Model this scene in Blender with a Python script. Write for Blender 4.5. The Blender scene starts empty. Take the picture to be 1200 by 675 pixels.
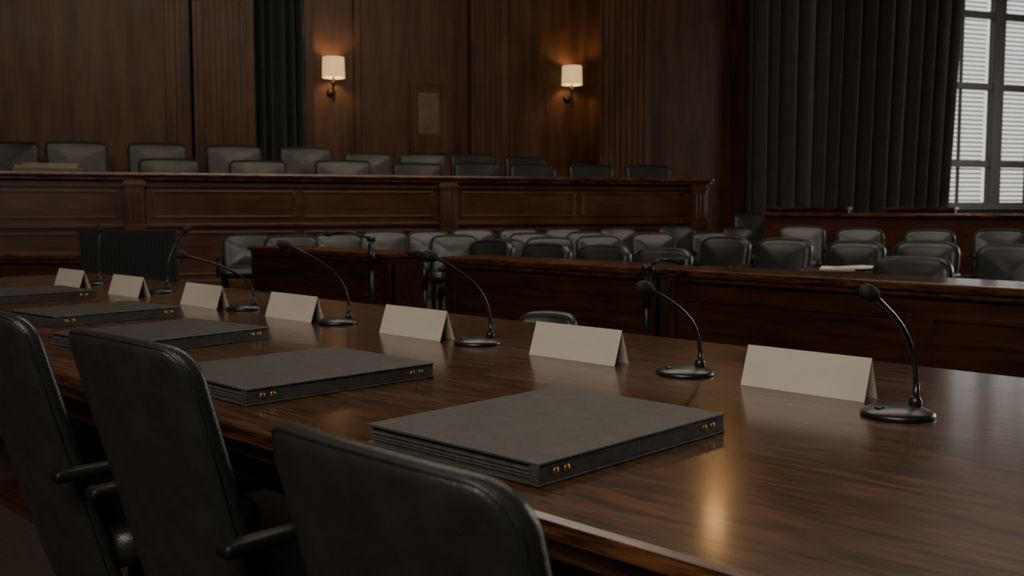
import bpy, bmesh, math, random
from mathutils import Vector, Matrix
random.seed(4)
rad = math.radians
COL = bpy.context.scene.collection
R2 = math.sqrt(2)

# ------------------------------------------------------------------ helpers
def link(o):
    COL.objects.link(o); return o

def thing(name, label, cat, loc=(0, 0, 0), rz=0.0, group=None):
    o = link(bpy.data.objects.new(name, None))
    o.empty_display_size = 0.1
    o.location = loc
    o.rotation_euler = (0, 0, rz)
    o["label"] = label; o["category"] = cat
    if group: o["group"] = group
    return o

def finish(bm, name, mat, parent=None, smooth=False, bevel=0.0, label=None, segs=2, loc=None, rz=None):
    bmesh.ops.recalc_face_normals(bm, faces=bm.faces)
    me = bpy.data.meshes.new(name)
    bm.to_mesh(me); bm.free()
    me.materials.append(mat)
    if smooth:
        for p in me.polygons: p.use_smooth = True
    o = link(bpy.data.objects.new(name, me))
    if parent: o.parent = parent
    if bevel > 0:
        m = o.modifiers.new("Bevel", 'BEVEL'); m.width = bevel; m.segments = segs
        m.limit_method = 'ANGLE'; m.angle_limit = rad(40)
    if label: o["label"] = label
    if loc is not None: o.location = loc
    if rz is not None: o.rotation_euler = (0, 0, rz)
    return o

def structure(o):
    o["kind"] = "structure"; return o

def box(bm, x0, x1, y0, y1, z0, z1):
    M = Matrix.Translation(((x0+x1)/2, (y0+y1)/2, (z0+z1)/2)) @ Matrix.Diagonal((abs(x1-x0), abs(y1-y0), abs(z1-z0), 1))
    bmesh.ops.create_cube(bm, size=1.0, matrix=M)

def cone(bm, p, r1, r2, h, segs=24, rot=None):
    M = Matrix.Translation(p)
    if rot is not None: M = M @ rot
    M = M @ Matrix.Translation((0, 0, h/2))
    bmesh.ops.create_cone(bm, cap_ends=True, segments=segs, radius1=r1, radius2=r2, depth=h, matrix=M)

def lathe(bm, prof, segs=32, M=Matrix.Identity(4)):
    rings = []
    for (r, z) in prof:
        if r < 1e-5:
            rings.append([bm.verts.new(M @ Vector((0, 0, z)))])
        else:
            rings.append([bm.verts.new(M @ Vector((r*math.cos(2*math.pi*i/segs), r*math.sin(2*math.pi*i/segs), z))) for i in range(segs)])
    for a, b in zip(rings[:-1], rings[1:]):
        for i in range(segs):
            j = (i+1) % segs
            if len(a) == 1 and len(b) == 1: continue
            if len(a) == 1: bm.faces.new((a[0], b[i], b[j]))
            elif len(b) == 1: bm.faces.new((a[i], a[j], b[0]))
            else: bm.faces.new((a[i], a[j], b[j], b[i]))

def tube(bm, pts, radii, segs=10, closed=False):
    pts = [Vector(p) for p in pts]
    n = len(pts)
    if not isinstance(radii, (list, tuple)): radii = [radii]*n
    rings = []; ref = None
    for i, p in enumerate(pts):
        if closed: t = (pts[(i+1) % n] - pts[i-1]).normalized()
        else: t = (pts[min(i+1, n-1)] - pts[max(i-1, 0)]).normalized()
        if ref is None:
            ref = t.orthogonal().normalized()
        ref = (ref - t*ref.dot(t)).normalized()
        b = t.cross(ref)
        rings.append([bm.verts.new(p + (ref*math.cos(2*math.pi*k/segs) + b*math.sin(2*math.pi*k/segs))*radii[i]) for k in range(segs)])
    rng = range(n if closed else n-1)
    for i in rng:
        a = rings[i]; c = rings[(i+1) % n]
        for k in range(segs):
            bm.faces.new((a[k], a[(k+1) % segs], c[(k+1) % segs], c[k]))
    if not closed:
        bm.faces.new(rings[0][::-1]); bm.faces.new(rings[-1])

def outline(w, h, R, e, n=6, m=6):
    hw, hh = w/2-e, h/2-e
    r = max(R-e, 0.002)
    cs = [(hw-r, hh-r, 0), (-hw+r, hh-r, 90), (-hw+r, -hh+r, 180), (hw-r, -hh+r, 270)]
    arcs = []
    for cx, cz, a0 in cs:
        arcs.append([(cx+r*math.cos(rad(a0+90*i/n)), cz+r*math.sin(rad(a0+90*i/n))) for i in range(n+1)])
    out = []
    for k in range(4):
        out += arcs[k]
        a = arcs[k][-1]; b = arcs[(k+1) % 4][0]
        for i in range(1, m):
            f = i/m; out.append((a[0]*(1-f)+b[0]*f, a[1]*(1-f)+b[1]*f))
    return out

def cushion(bm, w, h, d, R, r, fn, puff=0.01):
    base = [bm.verts.new(fn(x, 0, z)) for x, z in outline(w, h, R, 0)]
    K = len(base)
    for sgn in (1, -1):
        prev = base
        for a in (22, 45, 68, 90):
            e = r*(1-math.cos(rad(a))); y = sgn*d/2*math.sin(rad(a))
            cur = [bm.verts.new(fn(x, y, z)) for x, z in outline(w, h, R, e)]
            for i in range(K): bm.faces.new((prev[i], prev[(i+1) % K], cur[(i+1) % K], cur[i]))
            prev = cur
        inner = outline(w, h, R, r)
        for f in (0.93, 0.8, 0.6, 0.4, 0.2):
            y = sgn*(d/2+puff*(1-f*f))
            cur = [bm.verts.new(fn(x*f, y, z*f)) for x, z in inner]
            for i in range(K): bm.faces.new((prev[i], prev[(i+1) % K], cur[(i+1) % K], cur[i]))
            prev = cur
        c = bm.verts.new(fn(0, sgn*(d/2+puff), 0))
        for i in range(K): bm.faces.new((prev[i], prev[(i+1) % K], c))

def frame(bm, x0, x1, z0, z1, y, w, d, raised=True):
    """moulded rectangular frame standing proud of plane y toward -y"""
    box(bm, x0, x1, y-d, y, z0, z0+w); box(bm, x0, x1, y-d, y, z1-w, z1)
    box(bm, x0, x0+w, y-d, y, z0+w, z1-w); box(bm, x1-w, x1, y-d, y, z0+w, z1-w)
    if raised and (x1-x0) > 4*w and (z1-z0) > 4*w:
        box(bm, x0+2*w, x1-2*w, y-d*0.6, y, z0+2*w, z1-2*w)

def clone(root, loc, rz, scale=1.0, label=None):
    def rec(o, par):
        c = o.copy(); COL.objects.link(c)
        c.parent = par
        for ch in list(o.children): rec(ch, c)
        return c
    n = rec(root, None)
    n.location = loc; n.rotation_euler = (0, 0, rz)
    n.scale = scale if isinstance(scale, tuple) else (scale,)*3
    if label: n["label"] = label
    return n

# ------------------------------------------------------------------ materials
def nodes(name):
    m = bpy.data.materials.new(name); m.use_nodes = True
    nt = m.node_tree; b = nt.nodes["Principled BSDF"]
    return m, nt, b

def wood(name, dark, light, rough=0.35, sc=(2, 30, 30), coat=0.0, bump=0.05, spec=0.5, lo=0.32, hi=0.72, blotch=0.5, rvar=0.06, fleck=0.0, fsc=(30, 200, 200), crough=.1):
    m, nt, b = nodes(name)
    tc = nt.nodes.new("ShaderNodeTexCoord"); mp = nt.nodes.new("ShaderNodeMapping")
    mp.inputs["Scale"].default_value = sc
    n1 = nt.nodes.new("ShaderNodeTexNoise"); n1.inputs["Scale"].default_value = 1.0; n1.inputs["Detail"].default_value = 8
    n1.inputs["Roughness"].default_value = 0.65
    n2 = nt.nodes.new("ShaderNodeTexNoise"); n2.inputs["Scale"].default_value = 1.3; n2.inputs["Detail"].default_value = 3
    cr = nt.nodes.new("ShaderNodeValToRGB")
    cr.color_ramp.elements[0].position = lo; cr.color_ramp.elements[0].color = (*dark, 1)
    cr.color_ramp.elements[1].position = hi; cr.color_ramp.elements[1].color = (*light, 1)
    mx = nt.nodes.new("ShaderNodeMix"); mx.data_type = 'RGBA'; mx.blend_type = 'MULTIPLY'; mx.inputs[0].default_value = blotch
    cr2 = nt.nodes.new("ShaderNodeValToRGB")
    cr2.color_ramp.elements[0].position = 0.3; cr2.color_ramp.elements[0].color = (0.45, 0.45, 0.45, 1)
    cr2.color_ramp.elements[1].position = 0.7; cr2.color_ramp.elements[1].color = (1, 1, 1, 1)
    L = nt.links.new
    L(tc.outputs["Object"], mp.inputs[0]); L(mp.outputs[0], n1.inputs["Vector"]); L(tc.outputs["Object"], n2.inputs["Vector"])
    L(n1.outputs["Fac"], cr.inputs[0]); L(n2.outputs["Fac"], cr2.inputs[0])
    L(cr.outputs[0], mx.inputs[6]); L(cr2.outputs[0], mx.inputs[7])
    col = mx.outputs[2]
    bp = nt.nodes.new("ShaderNodeBump"); bp.inputs["Strength"].default_value = bump; bp.inputs["Distance"].default_value = 0.002
    L(n1.outputs["Fac"], bp.inputs["Height"]); L(bp.outputs[0], b.inputs["Normal"])
    if fleck > 0:
        mp2 = nt.nodes.new("ShaderNodeMapping"); mp2.inputs["Scale"].default_value = fsc
        n3 = nt.nodes.new("ShaderNodeTexNoise"); n3.inputs["Scale"].default_value = 1.0; n3.inputs["Detail"].default_value = 3
        L(tc.outputs["Object"], mp2.inputs[0]); L(mp2.outputs[0], n3.inputs["Vector"])
        cr3 = nt.nodes.new("ShaderNodeValToRGB")
        cr3.color_ramp.elements[0].position = 0.36; cr3.color_ramp.elements[0].color = (.35, .32, .30, 1)
        cr3.color_ramp.elements[1].position = 0.50; cr3.color_ramp.elements[1].color = (1, 1, 1, 1)
        L(n3.outputs["Fac"], cr3.inputs[0])
        mx2 = nt.nodes.new("ShaderNodeMix"); mx2.data_type = 'RGBA'; mx2.blend_type = 'MULTIPLY'; mx2.inputs[0].default_value = fleck
        L(col, mx2.inputs[6]); L(cr3.outputs[0], mx2.inputs[7]); col = mx2.outputs[2]
        b3 = nt.nodes.new("ShaderNodeBump"); b3.inputs["Strength"].default_value = bump; b3.inputs["Distance"].default_value = 0.001
        L(n3.outputs["Fac"], b3.inputs["Height"]); L(bp.outputs[0], b3.inputs["Normal"]); L(b3.outputs[0], b.inputs["Normal"])
    L(col, b.inputs["Base Color"])
    mr = nt.nodes.new("ShaderNodeMapRange"); mr.inputs["To Min"].default_value = rough-rvar; mr.inputs["To Max"].default_value = rough+rvar
    mr.inputs["From Min"].default_value = .3; mr.inputs["From Max"].default_value = .7
    L(n2.outputs["Fac"], mr.inputs["Value"]); L(mr.outputs[0], b.inputs["Roughness"])
    b.inputs["Coat Weight"].default_value = coat; b.inputs["Coat Roughness"].default_value = crough
    b.inputs["Specular IOR Level"].default_value = spec
    return m

def plain(name, col, rough=0.5, metal=0.0, noise=0.0, nscale=60, bump=0.0, spec=0.5, bscale=None):
    m, nt, b = nodes(name)
    L = nt.links.new
    tc = nt.nodes.new("ShaderNodeTexCoord")
    n1 = nt.nodes.new("ShaderNodeTexNoise"); n1.inputs["Scale"].default_value = nscale; n1.inputs["Detail"].default_value = 6
    n1.inputs["Roughness"].default_value = 0.65
    L(tc.outputs["Object"], n1.inputs["Vector"])
    cr = nt.nodes.new("ShaderNodeValToRGB")
    cr.color_ramp.elements[0].position = 0.3; cr.color_ramp.elements[1].position = 0.7
    cr.color_ramp.elements[0].color = (*[c*(1-noise) for c in col], 1)
    cr.color_ramp.elements[1].color = (*[min(1, c*(1+noise)) for c in col], 1)
    L(n1.outputs["Fac"], cr.inputs[0]); L(cr.outputs[0], b.inputs["Base Color"])
    b.inputs["Metallic"].default_value = metal
    mr = nt.nodes.new("ShaderNodeMapRange"); mr.inputs["From Min"].default_value = .3; mr.inputs["From Max"].default_value = .7
    mr.inputs["To Min"].default_value = rough+noise*.2; mr.inputs["To Max"].default_value = rough-noise*.15
    L(n1.outputs["Fac"], mr.inputs["Value"]); L(mr.outputs[0], b.inputs["Roughness"])
    b.inputs["Specular IOR Level"].default_value = spec
    if bump > 0:
        v = nt.nodes.new("ShaderNodeTexVoronoi"); v.inputs["Scale"].default_value = bscale or 350
        L(tc.outputs["Object"], v.inputs["Vector"])
        bp = nt.nodes.new("ShaderNodeBump"); bp.inputs["Strength"].default_value = bump; bp.inputs["Distance"].default_value = 0.001
        L(v.outputs["Distance"], bp.inputs["Height"]); L(bp.outputs[0], b.inputs["Normal"])
        n3 = nt.nodes.new("ShaderNodeTexNoise"); n3.inputs["Scale"].default_value = nscale*.8; n3.inputs["Detail"].default_value = 2
        n3.inputs["Distortion"].default_value = 1.2
        L(tc.outputs["Object"], n3.inputs["Vector"])
        b2 = nt.nodes.new("ShaderNodeBump"); b2.inputs["Strength"].default_value = .18; b2.inputs["Distance"].default_value = 0.005
        L(n3.outputs["Fac"], b2.inputs["Height"]); L(bp.outputs[0], b2.inputs["Normal"]); L(b2.outputs[0], b.inputs["Normal"])
    return m

def glow(name, col, strength, base=(0.9, 0.8, 0.6)):
    m, nt, b = nodes(name)
    b.inputs["Base Color"].default_value = (*base, 1)
    b.inputs["Emission Color"].default_value = (*col, 1)
    b.inputs["Emission Strength"].default_value = strength
    return m

M_TABLE = wood("table_wood", (0.024, 0.0080, 0.0032), (0.165, 0.063, 0.025), 0.26, (5, 50, 50), coat=0.42, bump=0.10, lo=.39, hi=.64, blotch=.4, rvar=.09, fleck=.85, fsc=(14, 190, 190), crough=.13)
M_WOOD = wood("bench_wood", (0.024, 0.0080, 0.0031), (0.085, 0.029, 0.0108), 0.34, (2.2, 22, 22), fleck=.3, fsc=(8, 90, 90))
M_WALL = wood("wall_wood", (0.036, 0.0135, 0.0052), (0.092, 0.038, 0.0155), 0.45, (5, 5, 0.6), spec=.22, lo=.34, hi=.68, fleck=.25, fsc=(30, 30, 2.5))
M_LEATHER = plain("black_leather", (0.021, 0.0215, 0.0195), 0.34, noise=0.32, nscale=14, bump=0.35)
M_GLEATHER = plain("grey_green_leather", (0.0180, 0.0196, 0.0160), 0.35, noise=0.4, nscale=7, bump=0.2, spec=.5)
M_DLEATHER = plain("dark_dais_leather", (0.0135, 0.0140, 0.0115), 0.40, noise=0.4, nscale=5, bump=0.2, spec=.40)
M_BLACK = plain("black_plastic", (0.012, 0.012, 0.012), 0.32, noise=0.1)
M_DARK = plain("dark_arm_vinyl", (0.007, 0.007, 0.0066), 0.5, noise=0.2, spec=.3)
M_SCREEN = plain("black_grille_cloth", (0.010, 0.0095, 0.009), 0.7, noise=0.1)
M_MESHBLK = plain("windscreen_foam", (0.010, 0.010, 0.010), 0.75, noise=0.2, bump=0.6, bscale=600)
M_FOLDER = plain("folder_leatherette", (0.049, 0.047, 0.042), 0.42, noise=0.35, nscale=26, bump=0.5, bscale=420)
M_PAGES = plain("page_edges", (0.060, 0.057, 0.053), 0.8, noise=0.4, nscale=90)
M_BRASS = plain("brass", (0.60, 0.38, 0.15), 0.40, metal=1.0, noise=0.1)
M_BRONZE = plain("dark_bronze", (0.035, 0.025, 0.014), 0.55, metal=1.0, noise=0.2)
M_CARD = plain("card_stock", (0.49, 0.445, 0.38), 0.8, noise=0.03, nscale=30)
M_PAPER = plain("white_paper", (0.50, 0.46, 0.40), 0.8, noise=0.03)
M_CURT = plain("curtain_cloth", (0.046, 0.042, 0.036), 0.85, noise=0.15, nscale=3)
M_CURT2 = plain("dark_teal_cloth", (0.012, 0.016, 0.017), 0.9, noise=0.2, nscale=5)
M_CARPET = plain("carpet", (0.034, 0.020, 0.013), 0.95, noise=0.3, nscale=40)
M_CEIL = plain("ceiling_paint", (0.20, 0.16, 0.12), 0.9, noise=0.05, nscale=3)
M_WIN = plain("window_paint", (0.06, 0.055, 0.05), 0.5, noise=0.05)
M_BLIND = plain("blind_slats", (0.50, 0.48, 0.45), 0.6, noise=0.05)
M_SHADE = glow("lamp_shade_glow", (1.0, 0.60, 0.26), 0.85, (.22, .16, .09))
M_GLOBE = glow("globe_glow", (1.0, 0.52, 0.19), 28.0)

# ------------------------------------------------------------------ frames
AD = rad(66)          # direction of the dais and the panelled wall
cd, sd = math.cos(AD), math.sin(AD)
def dxy(q, D, z=0.0):
    return (q*cd - D*sd, q*sd + D*cd, z)
A45 = rad(45)
def vxy(X, Y, z=0.0):   # camera-view axes turned 45 degrees against the long table; most inputs from image pixels
    return ((X-Y)/R2, (X+Y)/R2, z)

# ------------------------------------------------------------------ room shell
WD = 18.5; QL, QR, DB, H = -9.0, 24.0, -6.0, 6.7
bm = bmesh.new(); box(bm, QL-.3, QR+.3, DB-.3, WD+.3, -0.12, 0.0)
structure(finish(bm, "floor", M_CARPET, rz=AD))
bm = bmesh.new(); box(bm, QL-.3, QR+.3, DB-.3, WD+.3, H, H+.15)
structure(finish(bm, "ceiling", M_CEIL, rz=AD))
W0, W1, WZ0, WZ1 = 16.9, 23.2, 1.15, 6.25
bm = bmesh.new()
box(bm, QL-.3, W0, WD, WD+.3, 0, H); box(bm, W1, QR+.3, WD, WD+.3, 0, H)
box(bm, W0, W1, WD, WD+.3, 0, WZ0); box(bm, W0, W1, WD, WD+.3, WZ1, H)
structure(finish(bm, "wall_back", M_WALL, rz=AD))
bm = bmesh.new(); box(bm, QL-.3, QL, DB, WD, 0, H); structure(finish(bm, "wall_left", M_WALL, rz=AD))
bm = bmesh.new(); box(bm, QR, QR+.3, DB, WD, 0, H); structure(finish(bm, "wall_right", M_WALL, rz=AD))
bm = bmesh.new(); box(bm, QL-.3, QR+.3, DB-.3, DB, 0, H); structure(finish(bm, "wall_front", M_WALL, rz=AD))
tn = [0]
def trim(bm, mat=M_WALL, bevel=0.01):
    tn[0] += 1
    return structure(finish(bm, "trim_%d" % tn[0], mat, bevel=bevel, rz=AD))

def pilaster(q0, q1, y, depth, flutes):
    bm = bmesh.new()
    box(bm, q0, q1, y-depth, y, 0, H)
    w = (q1-q0-0.1)/flutes
    for i in range(flutes):
        x = q0+0.05+w*(i+.5)
        box(bm, x-w*0.3, x+w*0.3, y-depth-0.02, y-depth, 0.9, H-0.3)
    return trim(bm, M_WALL, 0.008)
# projecting wall block with fluted corner
bm = bmesh.new(); box(bm, QL, 1.15, WD-0.55, WD, 0, H); box(bm, .75, .82, WD-.575, WD-.55, 0, H); box(bm, .92, 1.0, WD-.59, WD-.55, 0, H); box(bm, -1.75, -1.65, WD-.565, WD-.55, 0, H)
trim(bm, M_WALL)
pilaster(1.18, 2.17, WD-0.0, 0.72, 9)
# recessed panelled bay
bm = bmesh.new()
box(bm, 3.1, 3.25, WD-0.25, WD, 0, H)
frame(bm, 4.15, 6.1, 1.5, H-0.4, WD, 0.04, 0.010, False)
box(bm, 4.02, 4.12, WD-0.10, WD, 0, H)
frame(bm, 7.05, 7.85, 1.5, H-0.4, WD, 0.04, 0.010, False)
trim(bm, M_WALL)
pilaster(6.2, 6.93, WD, 0.22, 6)
pilaster(8.69, 9.8, WD, 0.6, 8)
bm = bmesh.new(); frame(bm, 10.1, 12.0, 1.2, H-0.4, WD, 0.05, 0.010, False)
trim(bm, M_WALL)
bm = bmesh.new(); box(bm, 9.8, 16.8, WD-0.06, WD, 0.0, 0.3); trim(bm)
bm = bmesh.new(); box(bm, QL, QR, WD-0.7, WD, H-0.25, H); trim(bm)

# window with glazing bars
bm = bmesh.new()
box(bm, W0, W0+.12, WD-.02, WD+.2, WZ0, WZ1); box(bm, W1-.12, W1, WD-.02, WD+.2, WZ0, WZ1)
box(bm, W0, W1, WD-.02, WD+.2, WZ1-.12, WZ1); box(bm, W0-.1, W1+.1, WD-.16, WD+.2, WZ0-.08, WZ0+.1)
for q in (19.38, 21.4): box(bm, q-.17, q+.17, WD+.0, WD+.18, WZ0, WZ1)
for z in (2.15, 3.95, 5.6): box(bm, W0, W1, WD+.02, WD+.16, z-.08, z+.08)
for q in (18.3, 20.4, 22.4): box(bm, q-.025, q+.025, WD+.04, WD+.12, WZ0, WZ1)
w = finish(bm, "window_1", M_WIN, bevel=0.01, rz=AD); structure(w)
bl = thing("window_blind", "pale horizontal slat blind hanging in the tall window", "blind", dxy(0, 0), AD)
bm = bmesh.new()
z = 1.3
while z < 6.1:
    for (a, b) in ((17.05, 19.19), (19.57, 21.21), (21.6, 23.05)):
        M = Matrix.Translation(((a+b)/2, WD+.24, z)) @ Matrix.Rotation(rad(42), 4, 'X') @ Matrix.Diagonal((b-a, 0.07, 0.006, 1))
        bmesh.ops.create_cube(bm, size=1, matrix=M)
    z += 0.105
finish(bm, "slat", M_BLIND, bl)
bm = bmesh.new(); box(bm, 17.02, 23.1, WD+.2, WD+.28, 6.08, 6.14); finish(bm, "head_rail", M_WIN, bl)

def curtain(name, label, q0, q1, y, z0, z1, mat, pleats, amp, flare=0.0):
    t = thing(name, label, "curtain", dxy((q0+q1)/2, y), AD)
    bm = bmesh.new(); nx = pleats*14; nz = 14
    ph = [random.uniform(-.8, .8) for _ in range(pleats+1)]
    am = [random.uniform(.5, 1.3) for _ in range(pleats+1)]
    hw = (q1-q0)/2
    wd = [random.uniform(.65, 1.4) for _ in range(pleats)]; sm = sum(wd)
    edge = [0]
    for v in wd: edge.append(edge[-1]+v/sm)
    g = []
    for j in range(nz+1):
        row = []
        fz = j/nz
        for i in range(nx+1):
            k = i/nx*pleats; i0 = min(int(k), pleats-1); fr = k-i0
            f = edge[i0]*(1-fr)+edge[i0+1]*fr
            a = am[i0]*(1-fr)+am[i0+1]*fr; p = ph[i0]*(1-fr)+ph[i0+1]*fr
            x = -hw+2*hw*f + flare*fz*f
            yy = amp*a*(math.sin(2*math.pi*k+p*(1-fz)*.6)+.22*math.sin(4*math.pi*k+2*p)) * (1-0.2*fz)
            row.append(bm.verts.new((x, yy, z0+(z1-z0)*fz)))
        g.append(row)
    for j in range(nz):
        for i in range(nx):
            bm.faces.new((g[j][i], g[j][i+1], g[j+1][i+1], g[j+1][i]))
    o = finish(bm, "cloth", mat, t, smooth=True)
    s = o.modifiers.new("Solid", 'SOLIDIFY'); s.thickness = 0.012
    bm = bmesh.new(); tube(bm, [(-hw-.15, 0, z1+.03), (hw+.15+flare, 0, z1+.03)], 0.035, 12)
    finish(bm, "curtain_rod", M_BRASS, t, smooth=True)
    return t
curtain("curtain", "heavy dark grey-brown floor-length pleated curtain beside the tall window", 12.25, 17.5, WD-0.38, 0.05, 6.35, M_CURT, 14, 0.17, flare=0.35)
curtain("curtain", "narrow dark teal pleated curtain between wooden pilasters", 2.22, 3.08, WD-0.25, 1.0, 6.35, M_CURT2, 5, 0.08)

# framed niche panel on the wall
fp = thing("wall_panel", "small framed panel with a dim painted reflection on the panelled wall", "wall panel", dxy(5.42, WD, 2.15), AD)
bm = bmesh.new(); frame(bm, -.36, .36, 0, 1.35, -0.001, 0.09, 0.04, False); finish(bm, "panel_frame", M_WALL, fp, bevel=0.01)
bm = bmesh.new(); box(bm, -.27, .27, -.03, -.012, .09, 1.26)
finish(bm, "backing", M_WALL, fp)
bm = bmesh.new(); box(bm, -.20, .20, -.034, -.03, .36, 1.12)
finish(bm, "painted_reflection", plain("reflection_tint", (0.11, 0.068, 0.052), 0.2, noise=.4, nscale=3), fp)  # paler colour stands in for a reflection on the panel

# sconces
def sconce(q, z):
    t = thing("wall_sconce", "lit bronze wall sconce with a cream drum shade on wood panelling", "lamp", dxy(q, WD, z), AD, "wall sconces")
    bm = bmesh.new()
    lathe(bm, [(0, 0), (0.07, 0), (0.08, 0.01), (0.05, 0.03), (0, 0.035)], 24, Matrix.Translation((0, -0.001, -0.42)) @ Matrix.Rotation(rad(90), 4, 'X'))
    finish(bm, "backplate", M_BRONZE, t, smooth=True)
    bm = bmesh.new()
    tube(bm, [(0, -.02, -.42), (0, -.1, -.46), (0, -.2, -.46), (0, -.26, -.40), (0, -.26, -.26)], 0.016, 10)
    finish(bm, "arm", M_BRONZE, t, smooth=True)
    bm = bmesh.new()
    lathe(bm, [(0, -.62), (0.025, -.58), (0.016, -.5), (0.016, -.34), (0.035, -.31), (0.055, -.26), (0.02, -.24), (0.02, -.13), (0, -.13)], 20, Matrix.Translation((0, -.26, 0)))
    finish(bm, "candle_cup", M_BRONZE, t, smooth=True)
    bm = bmesh.new()
    pr = [(0.200, -.18), (0.190, .18), (0.180, .18), (0.190, -.18)]
    lathe(bm, pr+[pr[0]], 32, Matrix.Translation((0, -.26, 0)))
    finish(bm, "lamp_shade", M_SHADE, t, smooth=False)
    L = bpy.data.lights.new("sconce_bulb", 'POINT'); L.energy = 36; L.color = (1.0, 0.70, 0.40); L.shadow_soft_size = 0.06
    lo = link(bpy.data.objects.new("sconce_bulb", L)); lo.location = dxy(q, WD-0.26, z+0.03)
sconce(3.60, 3.62); sconce(8.25, 3.69)

# pendant lamp
def pendant(X, Y, z):
    t = thing("pendant_lamp", "glowing warm glass globe pendant hanging from the ceiling", "lamp", vxy(X, Y, H), 0, "pendants")
    bm = bmesh.new(); tube(bm, [(0, 0, 0), (0, 0, z-H+.22)], 0.012, 8); finish(bm, "rod", M_BRASS, t)
    bm = bmesh.new(); lathe(bm, [(0, 0), (.09, 0), (.07, -.05), (0, -.06)], 20); finish(bm, "canopy", M_BRASS, t, smooth=True)
    bm = bmesh.new(); bmesh.ops.create_uvsphere(bm, u_segments=24, v_segments=14, radius=0.12, matrix=Matrix.Translation((0, 0, z-H)))
    finish(bm, "globe", M_GLOBE, t, smooth=True)
pendant(2.45, 12.0, 4.15)

# ------------------------------------------------------------------ dais
DD = 14.49
dais = thing("dais_bench", "long raised mahogany dais front with recessed panels and moulded rail", "dais bench", dxy(0, DD), AD)
q0, q1, ZT = -5.0, 9.0, 1.61
bm = bmesh.new()
box(bm, q0, q1, 0, 0.25, 0, ZT-.06)
box(bm, q1-.25, q1, 0.2, .62, 0, ZT-.06)
box(bm, q0, q1+.03, -.05, 0, 0, 0.16)
box(bm, q0, q1+.01, -.04, 0, 0.88, 0.93)
box(bm, q0, q1+.01, -.03, 0, 1.42, 1.47)
pil = [-3.6, 0.17, 4.53, 8.8]
secs = list(zip(pil[:-1], pil[1:]))
for a, b in secs:
    a += .16; b -= .16; n = 2
    for i in range(n):
        x0 = a+(b-a)*i/n+.06; x1 = a+(b-a)*(i+1)/n-.06
        frame(bm, x0, x1, 1.0, 1.38, 0, 0.035, 0.014, False)
        frame(bm, x0, x1, 0.22, 0.82, 0, 0.035, 0.014, False)
finish(bm, "bench_front", M_WOOD, dais, bevel=0.006)
for p in pil:
    bm = bmesh.new(); box(bm, p-.13, p+.13, -.09, 0, 0, ZT-.1); box(bm, p-.16, p+.16, -.12, 0, 0, .2); box(bm, p-.15, p+.15, -.10, 0, 1.42, 1.48)
    for k in (-1, 0, 1): box(bm, p-.02+k*.07, p+.02+k*.07, -.105, -.09, .95, 1.36)
    finish(bm, "pilaster", M_WOOD, dais, bevel=0.008)
bm = bmesh.new()
box(bm, q0, q1+.04, -.13, .55, ZT-.05, ZT); box(bm, q0, q1+.02, -.09, .3, ZT-.10, ZT-.05)
finish(bm, "top_rail", M_TABLE, dais, bevel=0.015)
plat = thing("dais_platform", "low carpeted platform step directly behind the dais bench", "platform", dxy(0, DD+.26), AD)
bm = bmesh.new(); box(bm, q0, q1+.2, .38, 1.5, 0, .75); finish(bm, "platform_step", M_CARPET, plat)
plat = thing("dais_platform", "higher carpeted platform step against the panelled wall", "platform", dxy(0, DD+1.78), AD)
bm = bmesh.new(); box(bm, q0, q1+.2, 0, 1.45, 0, 1.0); finish(bm, "platform_step", M_CARPET, plat)
# pile of papers lying on the dais top
pp = thing("document_pile", "low pile of papers with dark binder on dais rail", "papers", dxy(-.88, DD+.2, ZT), AD+rad(3))
bm = bmesh.new(); box(bm, -.42, .42, -.15, .16, .001, .055); finish(bm, "binder", M_FOLDER, pp, bevel=.008)
bm = bmesh.new(); box(bm, -.39, .36, -.13, .15, .056, .09); box(bm, -.30, .38, -.12, .13, .091, .115); finish(bm, "paper_sheets", plain("aged_paper", (.16, .12, .09), .8, noise=.2, nscale=5), pp, bevel=.004)

# ------------------------------------------------------------------ chairs
def chair_back(bm, w, h, d, R, z0, y0, recl, curve, taper=0.0, puff=0.012, crown=0.0):
    def fn(x, y, z):
        zz = z+h/2
        xx = x*(1-taper*(1-zz/h))
        cz = -crown*(x/(w/2))**2*(zz/h)
        return Vector((xx, y0 + y + recl*(zz/h) - curve*(xx/(w/2))**2, z0+zz+cz))
    cushion(bm, w, h, d, R, d*0.48, fn, puff)
    return fn

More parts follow.
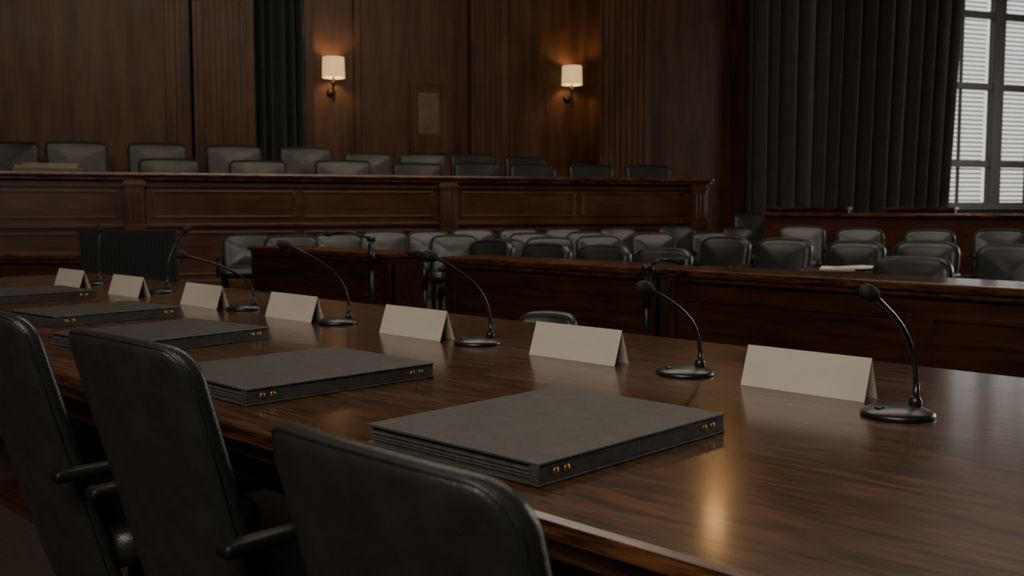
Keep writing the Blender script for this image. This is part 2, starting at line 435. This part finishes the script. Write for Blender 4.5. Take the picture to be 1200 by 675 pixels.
def build_task_chair(name, label, group, w=0.415, top=0.968):
    t = thing(name, label, "chair", group=group)
    bm = bmesh.new(); z0 = 0.30; h = top-z0
    fn = chair_back(bm, w, h, 0.042, 0.05, z0, 0.135, 0.185, 0.035, taper=0.02, puff=0.008, crown=.012)
    finish(bm, "backrest", M_LEATHER, t, smooth=True)
    bm = bmesh.new()
    tube(bm, [fn(x, 0.014, z) for x, z in outline(w, h, 0.05, 0.0045)], 0.0028, 6, closed=True)
    finish(bm, "piping", M_LEATHER, t, smooth=True)
    bm = bmesh.new()
    cushion(bm, 0.43, 0.38, 0.09, 0.07, 0.035, lambda x, y, z: Vector((x, z-0.05, 0.44+y)), 0.015)
    finish(bm, "seat", M_LEATHER, t, smooth=True)
    for s in (-1, 1):
        bm = bmesh.new()
        cushion(bm, 0.042, 0.23, 0.024, 0.010, 0.007, lambda x, y, z: Vector((s*0.233+x, z+0.145, 0.635+y)), 0.002)
        finish(bm, "armrest", M_DARK, t, smooth=True)
        bm = bmesh.new()
        tube(bm, [(s*.17, .02, .40), (s*.215, .04, .41), (s*.231, .055, .47), (s*.233, .065, .626)], 0.010, 8)
        finish(bm, "arm_support", M_DARK, t, smooth=True)
    bm = bmesh.new(); cone(bm, (0, 0, .10), .03, .03, .18); cone(bm, (0, 0, .26), .02, .02, .12); box(bm, -.12, .12, -.12, .12, .375, .393)
    finish(bm, "column", M_BLACK, t)
    bm = bmesh.new(); cone(bm, (0, 0, .07), .05, .04, .05)
    for k in range(5):
        a = k*2*math.pi/5
        tube(bm, [(.02*math.cos(a), .02*math.sin(a), .10), (.29*math.cos(a), .29*math.sin(a), .065)], [.026, .016], 8)
    finish(bm, "star_base", M_BLACK, t)
    for k in range(5):
        a = k*2*math.pi/5; bm = bmesh.new()
        cone(bm, (.29*math.cos(a), .29*math.sin(a), .0275), .027, .027, .03, 16, Matrix.Rotation(a+1.57, 4, 'Z') @ Matrix.Rotation(rad(90), 4, 'Y'))
        finish(bm, "caster", M_BLACK, t)
    return t

task = build_task_chair("office_chair", "black leather office chair with piped backrest tucked at the long table", "chairs at the long table")
task.location = (-0.795, 0.90, 0); task.rotation_euler = (0, 0, math.pi); task.scale = (.955, 1, .982)
clone(task, (-1.67, 1.03, 0), math.pi+rad(2))
clone(task, (-2.29, 1.03, 0), math.pi-rad(2))

def build_arm_chair(name, label, group, w, h_top, z0, mat=M_GLEATHER, R=.095, puff=.035):
    t = thing(name, label, "chair", group=group)
    bm = bmesh.new(); h = h_top-z0
    fn = chair_back(bm, w, h, 0.12, R, z0, 0.20, 0.08, 0.04, taper=0.03, puff=puff, crown=.018)
    finish(bm, "backrest", mat, t, smooth=True)
    bm = bmesh.new()
    tube(bm, [fn(x, -0.050, z) for x, z in outline(w, h, R, 0.012)], 0.005, 6, closed=True)
    finish(bm, "piping", mat, t, smooth=True)
    bm = bmesh.new()
    cushion(bm, w-.04, 0.46, 0.12, 0.08, 0.05, lambda x, y, z: Vector((x, z-0.04, z0+.03+y)), 0.02)
    finish(bm, "seat", mat, t, smooth=True)
    for s in (-1, 1):
        bm = bmesh.new(); xx = s*(w/2+.005)
        cushion(bm, 0.05, 0.34, 0.035, 0.022, 0.015, lambda x, y, z: Vector((xx+x, z+.0, z0+.20+y)), 0.004)
        tube(bm, [(xx, -.11, z0-.02), (xx, -.13, z0+.19)], .015, 8)
        finish(bm, "armrest", M_DARK, t, smooth=True)
    for sx in (-1, 1):
        for sy in (-1, 1):
            bm = bmesh.new(); cone(bm, (sx*(w/2-.05), sy*.19-.03, 0), .016, .022, z0, 10)
            finish(bm, "leg", M_BLACK, t)
    return t

# audience chairs
aud = build_arm_chair("armchair", "dark grey-green leather armchair with padded back in the public seating", "public seating chairs", 0.50, 0.88, 0.42)
spots = []
rowA = [(395, 11.3), (450, 12.0), (503, 12.7), (555, 13.3), (611, 13.8), (664, 14.2), (728, 14.5), (798, 14.9), (340, 10.3), (288, 11.3)]
for u, Y in rowA: spots.append(((u-600)/1190*Y, Y, rad(52), (1.16, 1, .99)))
for u in (556, 622, 690, 760, 1055):
    r = (u-600)/1190; Y = 6.05*R2/(1+r); spots.append((r*Y, Y, rad(6), (1, 1, .985)))
for u in (836, 908, 990, 1074, 1176):
    r = (u-600)/1190; Y = 7.9*R2/(1+r); spots.append((r*Y, Y, rad(6), (1.04, 1, 1.02)))
for u in (938, 1008, 1090, 1175):
    r = (u-600)/1190; Y = 11.0*R2/(1+r); spots.append((r*Y, Y, rad(28), (1.1, 1.06, 1.06)))
for u, Y in ((587, 9.8), (646, 10.4), (706, 11.0), (770, 11.6), (532, 10.6), (690, 12.6), (838, 12.6), (622, 12.0)):
    r = (u-600)/1190; spots.append((r*Y, Y, rad(48), (1.06, 1, .98)))
spots.append((3.95, 16.4, rad(50), (1.22, 1.22, 1.2)))
spots.append((3.25, 14.3, rad(50), (1, 1, 1)))
for i, (X, Y, rz, sc) in enumerate(spots):
    rz += rad(random.uniform(-3, 3)); k = random.uniform(.985, 1.01); sc = tuple(v*k for v in sc)
    if i == 0:
        aud.location = vxy(X, Y); aud.rotation_euler = (0, 0, rz); aud.scale = sc
    else:
        clone(aud, vxy(X, Y), rz, sc)

# dais chairs
dch = build_arm_chair("dais_chair", "wide dark leather chair with rounded backrest behind the raised bench", "dais chairs", 0.86, 1.12, 0.45, mat=M_DLEATHER, R=.09, puff=.035)
first = True
def put_dais(u, off, zbase, sc=1.0):
    global first
    r = (u-600)/1190; D = DD+off
    Y = D/(.934-.358*r); q = Y*(.934*r+.358)
    rz = AD+rad(random.uniform(-10, 6))
    if first:
        dch.location = dxy(q, D, zbase); dch.rotation_euler = (0, 0, rz); first = False
    else: clone(dch, dxy(q, D, zbase), rz, sc)
for u in (200, 305, 405, 497, 568, 632, 700, 766): put_dais(u, 1.05, 0.75, random.uniform(.99, 1.02))
for u in (10, 95, 187, 280, 365, 437, 500, 560, 622): put_dais(u, 2.25, 1.0, random.uniform(.94, .97) if u > 380 else random.uniform(1.01, 1.04))

# low chair between table and desks
clone(aud, (-3.19, 3.34, 0), rad(25), (.60, .8, .77), "low grey-green leather chair standing behind the long table")

# ------------------------------------------------------------------ desks and pews
def desk(t0, t1, s0, top, depth, label, ang=0.0, origin=None, name="panelled_desk", npan=None, cat="desk"):
    Lh = (t1-t0)/2
    loc = ((t0+t1)/2, s0, 0) if origin is None else origin
    t = thing(name, label, cat, loc, ang, "panelled desks")
    bm = bmesh.new()
    box(bm, -Lh+.02, Lh-.02, 0.06, 0.10, 0.03, top-.05)
    box(bm, -Lh+.02, Lh-.02, 0.03, 0.10, 0.0, 0.12)
    n = npan or max(1, int((t1-t0)/1.4))
    for i in range(n):
        a = -Lh+.06+(2*Lh-.12)*i/n+.04; b = -Lh+.06+(2*Lh-.12)*(i+1)/n-.04
        frame(bm, a, b, .18, top-.16, .06, .03, .010, False)
    finish(bm, "front_panel", M_WOOD, t, bevel=0.004)
    for x in (-Lh+.02, Lh-.06):
        bm = bmesh.new(); box(bm, x, x+.04, 0.03, depth-.02, 0, top-.045); finish(bm, "side_panel", M_WOOD, t, bevel=0.005)
    bm = bmesh.new(); box(bm, -Lh, Lh, 0, depth, top-.045, top); box(bm, -Lh+.015, Lh-.015, .02, depth-.02, top-.075, top-.045)
    finish(bm, "desk_top", M_TABLE, t, bevel=0.012)
    return t
desk(-3.66, -0.6, 4.95, .80, .45, "long dark mahogany panelled desk facing the long table")
desk(-5.71, -3.74, 4.95, .80, .45, "dark mahogany panelled desk facing the long table")
desk(-8.45, -6.35, 4.95, .80, .45, "dark mahogany panelled desk near the dais")
desk(0, 1.5, 0, .80, .5, "small dark wooden desk standing beyond the end of the long table", A45, vxy(-3.95, 7.9))
# rear pews
def pew(t0, t1, s0, top, label):
    Lh = (t1-t0)/2
    t = thing("pew", label, "pew", ((t0+t1)/2, s0, 0), 0, "rear pews")
    bm = bmesh.new(); box(bm, -Lh, Lh, .0, .05, .05, top-.05)
    finish(bm, "back_panel", M_WOOD, t, bevel=.006)
    bm = bmesh.new(); box(bm, -Lh-.02, Lh+.02, -.05, .10, top-.05, top); finish(bm, "top_rail", M_TABLE, t, bevel=.012)
    bm = bmesh.new(); box(bm, -Lh, Lh, .05, .5, .42, .47); finish(bm, "seat", M_WOOD, t, bevel=.008)
    for x in (-Lh-.05, Lh):
        bm = bmesh.new(); box(bm, x, x+.05, -.02, .52, 0, .7); finish(bm, "end_panel", M_WOOD, t, bevel=.01)
pew(-8.0, -3.6, 13.3, 1.07, "long dark wooden pew with plain back near the curtain")
pew(-9.3, -7.8, 15.5, 1.15, "short dark wooden pew with plain back below the curtain")
pew(-7.2, -6.1, 15.5, 1.15, "short dark wooden pew with plain back below the curtain")
# little side table with papers
st = thing("side_table", "small dark wooden side table among leather chairs", "table", (-3.44, 6.85, 0), rad(20))
bm = bmesh.new(); box(bm, -.3, .3, -.2, .2, .69, .72); finish(bm, "table_top", M_WOOD, st, bevel=.006)
for x in (-.26, .26):
    for y in (-.16, .16):
        bm = bmesh.new(); box(bm, x-.02, x+.02, y-.02, y+.02, 0, .69); finish(bm, "leg", M_WOOD, st)
for i, (x, y, a) in enumerate(((-3.50, 6.82, 25), (-3.36, 6.90, -12))):
    bm = bmesh.new(); box(bm, -.12, .12, -.16, .16, 0, .012 if i == 0 else .02)
    p = finish(bm, "paper_stack", M_PAPER, loc=(x, y, .7205), rz=rad(a)); p["label"] = "loose white papers lying on the side table"; p["category"] = "papers"
    if i == 1: p.location = (-3.36, 6.9, .7335); p.scale = (1, 1, .4)

# dark ribbed screen beyond the table end
sc = thing("ribbed_screen", "low black ribbed screen panel on feet beyond the long table", "screen", vxy(-2.83, 7.5), A45)
bm = bmesh.new(); box(bm, -.36, .36, -.015, .015, .35, 1.0)
for i in range(24): box(bm, -.345+i*.03-.008, -.345+i*.03+.008, -.022, -.015, .37, .98)
finish(bm, "screen_panel", M_SCREEN, sc, bevel=.003)
for x in (-.3, .3):
    bm = bmesh.new(); box(bm, x-.02, x+.02, -.014, .014, .03, .36); box(bm, x-.025, x+.025, -.2, .2, 0, .03); finish(bm, "foot", M_BLACK, sc)

# ------------------------------------------------------------------ long table
tb = thing("conference_table", "long polished mahogany conference table with moulded edge", "table", (0, 0, 0))
T0, T1, S0, S1, TZ = -6.3, 1.0, 0.982, 2.63, 0.76
bm = bmesh.new()
prof = [(0, 0), (0.0, -0.004), (-0.0, -0.028), (0.012, -0.034), (0.018, -0.042), (0.030, -0.056), (0.034, -0.070), (0.05, -0.070)]
rings = []
for e, dz in [(0.012, 0.0), (0.003, -0.003)] + prof[1:]:
    rings.append([bm.verts.new(v) for v in ((T0+e, S0+e, TZ+dz), (T1-e, S0+e, TZ+dz), (T1-e, S1-e, TZ+dz), (T0+e, S1-e, TZ+dz))])
for a, b in zip(rings[:-1], rings[1:]):
    for i in range(4): bm.faces.new((a[i], a[(i+1) % 4], b[(i+1) % 4], b[i]))
bm.faces.new(rings[0]); bm.faces.new(rings[-1][::-1])
finish(bm, "table_top", M_TABLE, tb)
bm = bmesh.new()
a0, a1, b0, b1 = T0+.16, T1-.16, S0+.15, S1-.15
box(bm, a0, a1, b0, b0+.03, .585, .69); box(bm, a0, a1, b1-.03, b1, .585, .69)
box(bm, a0, a0+.03, b0, b1, .585, .69); box(bm, a1-.03, a1, b0, b1, .585, .69)
box(bm, a0-.012, a1+.012, b0-.012, b0+.01, .58, .60); box(bm, a0-.012, a1+.012, b0-.02, b0+.01, .665, .69)
finish(bm, "apron", M_WOOD, tb, bevel=.005)
for x in (-5.6, -3.95, -2.0, -0.2, 0.6):
    bm = bmesh.new(); box(bm, x-.22, x+.22, 1.45, 2.2, .08, .69); box(bm, x-.28, x+.28, 1.35, 2.3, 0, .09)
    frame(bm, x-.18, x+.18, .15, .62, 1.45, .035, .02, True)
    finish(bm, "pedestal", M_WOOD, tb, bevel=.008)

# ------------------------------------------------------------------ cards
def card(t0, s, rz=0.0):
    w = .305
    bm = bmesh.new()
    h, dpt, th = .092, .062, .0022
    pr = [(-dpt/2, 0), (0, h), (dpt/2, 0), (dpt/2-th, 0), (0, h-2.6*th), (-dpt/2+th, 0)]
    L = [bm.verts.new((-w/2, y, z)) for y, z in pr]; Rr = [bm.verts.new((w/2, y, z)) for y, z in pr]
    n = len(pr)
    for i in range(n): bm.faces.new((L[i], L[(i+1) % n], Rr[(i+1) % n], Rr[i]))
    for V in (L, Rr):
        bm.faces.new((V[0], V[1], V[4], V[5])); bm.faces.new((V[1], V[2], V[3], V[4]))
    o = finish(bm, "name_card", M_CARD, loc=(t0+w/2, s+dpt/2, TZ+.0003), rz=rz)
    o["label"] = "blank cream folded tent name card standing on the polished table"; o["category"] = "name card"; o["group"] = "name cards on the table"
for t0, a in ((-1.287, 0), (-1.975, 1), (-2.666, 0), (-3.37, 0), (-4.045, 0), (-4.76, 1), (-5.42, 1)):
    card(t0, 2.045, rad(a))

# ------------------------------------------------------------------ folders
def folder():
    t = thing("document_folder", "closed scuffed dark grey leatherette folder with brass rivets on the table", "folder", group="folders on the table")
    w, l, h = .41, .515, .037   # x, y, z ; spine on +x
    bm = bmesh.new(); box(bm, -w/2, w/2, -l/2, l/2, h-.0050, h); finish(bm, "top_cover", M_FOLDER, t, bevel=.002, segs=3)
    bm = bmesh.new(); box(bm, -w/2, w/2, -l/2, l/2, 0, .0050); finish(bm, "bottom_cover", M_FOLDER, t, bevel=.002, segs=3)
    bm = bmesh.new(); box(bm, w/2-.022, w/2-.0025, -l/2+.001, l/2-.001, .0052, h-.0052); finish(bm, "spine", M_FOLDER, t, bevel=.001)
    bm = bmesh.new()
    z = .0051
    for i in range(12):
        e = random.uniform(.006, .010)
        box(bm, -w/2+e, w/2-.024, -l/2+e, l/2-e, z, z+.0021); z += .00222
    finish(bm, "page_block", M_PAGES, t)
    for y in (-l/2+.040, -l/2+.066, l/2-.040, l/2-.066):
        bm = bmesh.new()
        lathe(bm, [(0, 0), (.0065, 0), (.0065, .001), (.0060, .0015), (.0040, .0024), (0, .0028)], 16, Matrix.Translation((w/2-.0027, y, h/2)) @ Matrix.Rotation(rad(90), 4, 'Y'))
        finish(bm, "rivet", M_BRASS, t, smooth=True, label="round brass rivet")
    return t
fo = folder(); fo.location = (-1.230, 1.328, TZ+.0003); fo.rotation_euler = (0, 0, rad(1.5))
clone(fo, (-2.077, 1.345, TZ+.0003), rad(0))
clone(fo, (-2.97, 1.44, TZ+.0003), rad(7), (1, .97, 1))
clone(fo, (-3.77, 1.57, TZ+.0003), rad(5), (.9, .93, 1))
clone(fo, (-4.78, 1.66, TZ+.0003), rad(0), (1, .97, 1))

# ------------------------------------------------------------------ microphones
def bez(P, n=16):
    out = []
    for i in range(n+1):
        t = i/n
        out.append(P[0]*(1-t)**3+P[1]*3*t*(1-t)**2+P[2]*3*t*t*(1-t)+P[3]*t**3)
    return out
def mic(x, y, hy, hz, rz=0.0, zb=None, dx=0.02, label="black gooseneck microphone on a round weighted base on the table"):
    t = thing("gooseneck_microphone", label, "microphone", (x, y, (TZ if zb is None else zb)+.0003), rz, "gooseneck microphones")
    bm = bmesh.new()
    lathe(bm, [(0, 0), (.070, 0), (.072, .003), (.071, .008), (.064, .012), (.045, .018), (.02, .021), (0, .021)], 40)
    finish(bm, "base", M_BLACK, t, smooth=True)
    bm = bmesh.new(); lathe(bm, [(0, .017), (.011, .0165), (.011, .021), (.009, .0225), (0, .0225)], 20, Matrix.Translation((-.02, -.035, -.001)))
    finish(bm, "button", M_BLACK, t, smooth=True)
    p0 = Vector((dx, .035, .014)); sg = 1 if hy < 0 else -1
    P = [p0, p0+Vector((0, .012*sg, hz*.5)), Vector((dx*.8, .03+hy*.30, hz*.74)), Vector((dx*.4, hy, hz))]
    pts = bez(P, 20)
    bm = bmesh.new(); lathe(bm, [(0, 0), (.013, 0), (.013, .016), (.008, .026), (0, .026)], 16, Matrix.Translation(p0-Vector((0, 0, .002))))
    tube(bm, [p0, p0+Vector((0, 0.003*sg, hz*.2))], .0068, 10)
    finish(bm, "stem_socket", M_BLACK, t, smooth=True)
    bm = bmesh.new(); tube(bm, pts, .0050, 10); finish(bm, "gooseneck", M_BLACK, t, smooth=True)
    dr = (pts[-1]-pts[-3]).normalized()
    if dr.z > .3: dr = (dr+Vector((0, -.2*sg, -.12))).normalized()
    Mx = Matrix.Translation(pts[-1]) @ dr.to_track_quat('Z', 'Y').to_matrix().to_4x4()
    bm = bmesh.new()
    lathe(bm, [(0, -.012), (.0065, -.012), (.008, 0), (.014, .004), (.0158, .012), (.0158, .030), (.012, .040), (.006, .045), (0, .046)], 20, Mx)
    finish(bm, "microphone_head", M_MESHBLK, t, smooth=True)
mic(-.873, 1.965, -.135, .250)
mic(-1.466, 2.075, -.155, .222)
mic(-2.239, 2.09, -.17, .268)
mic(-2.985, 2.105, -.20, .282)
mic(-3.66, 2.125, -.25, .225)
mic(-4.66, 2.25, .13, .29)
mic(-5.38, 2.22, .05, .28)

def floor_mic(x, y, h, arm, label):
    t = thing("microphone_stand", label, "microphone stand", (x, y, 0), A45, "microphone stands")
    bm = bmesh.new(); lathe(bm, [(0, 0), (.13, 0), (.13, .012), (.03, .03), (0, .03)], 28); finish(bm, "base", M_BLACK, t, smooth=True)
    bm = bmesh.new(); tube(bm, [(0, 0, .02), (0, 0, h)], .014, 10); finish(bm, "pole", M_BLACK, t, smooth=True)
    bm = bmesh.new(); tube(bm, [(0, 0, h-.25), (0, 0, h-.05)], .024, 10); tube(bm, [(-.03, 0, h-.02), (.03, 0, h-.02)], .02, 10)
    finish(bm, "clutch", M_BLACK, t, smooth=True)
    bm = bmesh.new(); tube(bm, [(0, 0, h-.02), (arm*.5, 0, h+.03), (arm, 0, h+.02)], .008, 8); finish(bm, "boom_arm", M_BLACK, t, smooth=True)
    bm = bmesh.new(); lathe(bm, [(0, 0), (.012, 0), (.022, .02), (.022, .06), (0, .075)], 16, Matrix.Translation((arm, 0, h+.02)) @ Matrix.Rotation(rad(90 if arm > 0 else -90), 4, 'Y'))
    finish(bm, "microphone_head", M_MESHBLK, t, smooth=True)
floor_mic(-3.58, 4.68, .84, .15, "black microphone stand on the floor beside the panelled desk")
floor_mic(-5.61, 4.72, .82, -.06, "black microphone stand on the floor between two panelled desks")
floor_mic(-6.08, 4.60, .95, -.28, "black microphone stand with long boom arm by the panelled desk")

# ------------------------------------------------------------------ lights
def area(name, loc, tgt, sx, sy, energy, col):
    L = bpy.data.lights.new(name, 'AREA'); L.shape = 'RECTANGLE'; L.size = sx; L.size_y = sy; L.energy = energy; L.color = col
    o = link(bpy.data.objects.new(name, L)); o.location = loc
    o.rotation_euler = (Vector(tgt)-Vector(loc)).to_track_quat('-Z', 'Y').to_euler()
area("ceiling_light_near", vxy(-2.0, -2.5, 6.2), vxy(0.0, 3.0, .8), 5, 4, 590, (1.0, .90, .78))
area("ceiling_light_mid", vxy(1.5, 9.0, 6.5), vxy(1.5, 10, 0), 8, 5, 400, (1.0, .87, .72))
area("ceiling_light_dais", dxy(2.0, 11.0, 6.5), dxy(2, 18.5, 3.0), 11, 2, 350, (1.0, .83, .62))
area("side_fill_light", dxy(23.7, 8.5, 3.4), dxy(6, 6, .8), 9, 4, 1000, (1.0, .97, .92))  # added daylight fill; the right wall is solid, no window built there

wd = bpy.data.worlds.new("World"); bpy.context.scene.world = wd; wd.use_nodes = True
bg = wd.node_tree.nodes["Background"]; bg.inputs[0].default_value = (.90, .875, .84, 1); bg.inputs[1].default_value = 1.2

# ------------------------------------------------------------------ camera
cam = bpy.data.cameras.new("Camera"); cam.lens = 35.7; cam.sensor_width = 36
co = link(bpy.data.objects.new("Camera", cam)); co.location = (0, 0, 1.18)
co.rotation_euler = (rad(90-4.66), 0, rad(45))
cam.dof.use_dof = True; cam.dof.focus_distance = 2.3; cam.dof.aperture_fstop = 6
bpy.context.scene.camera = co
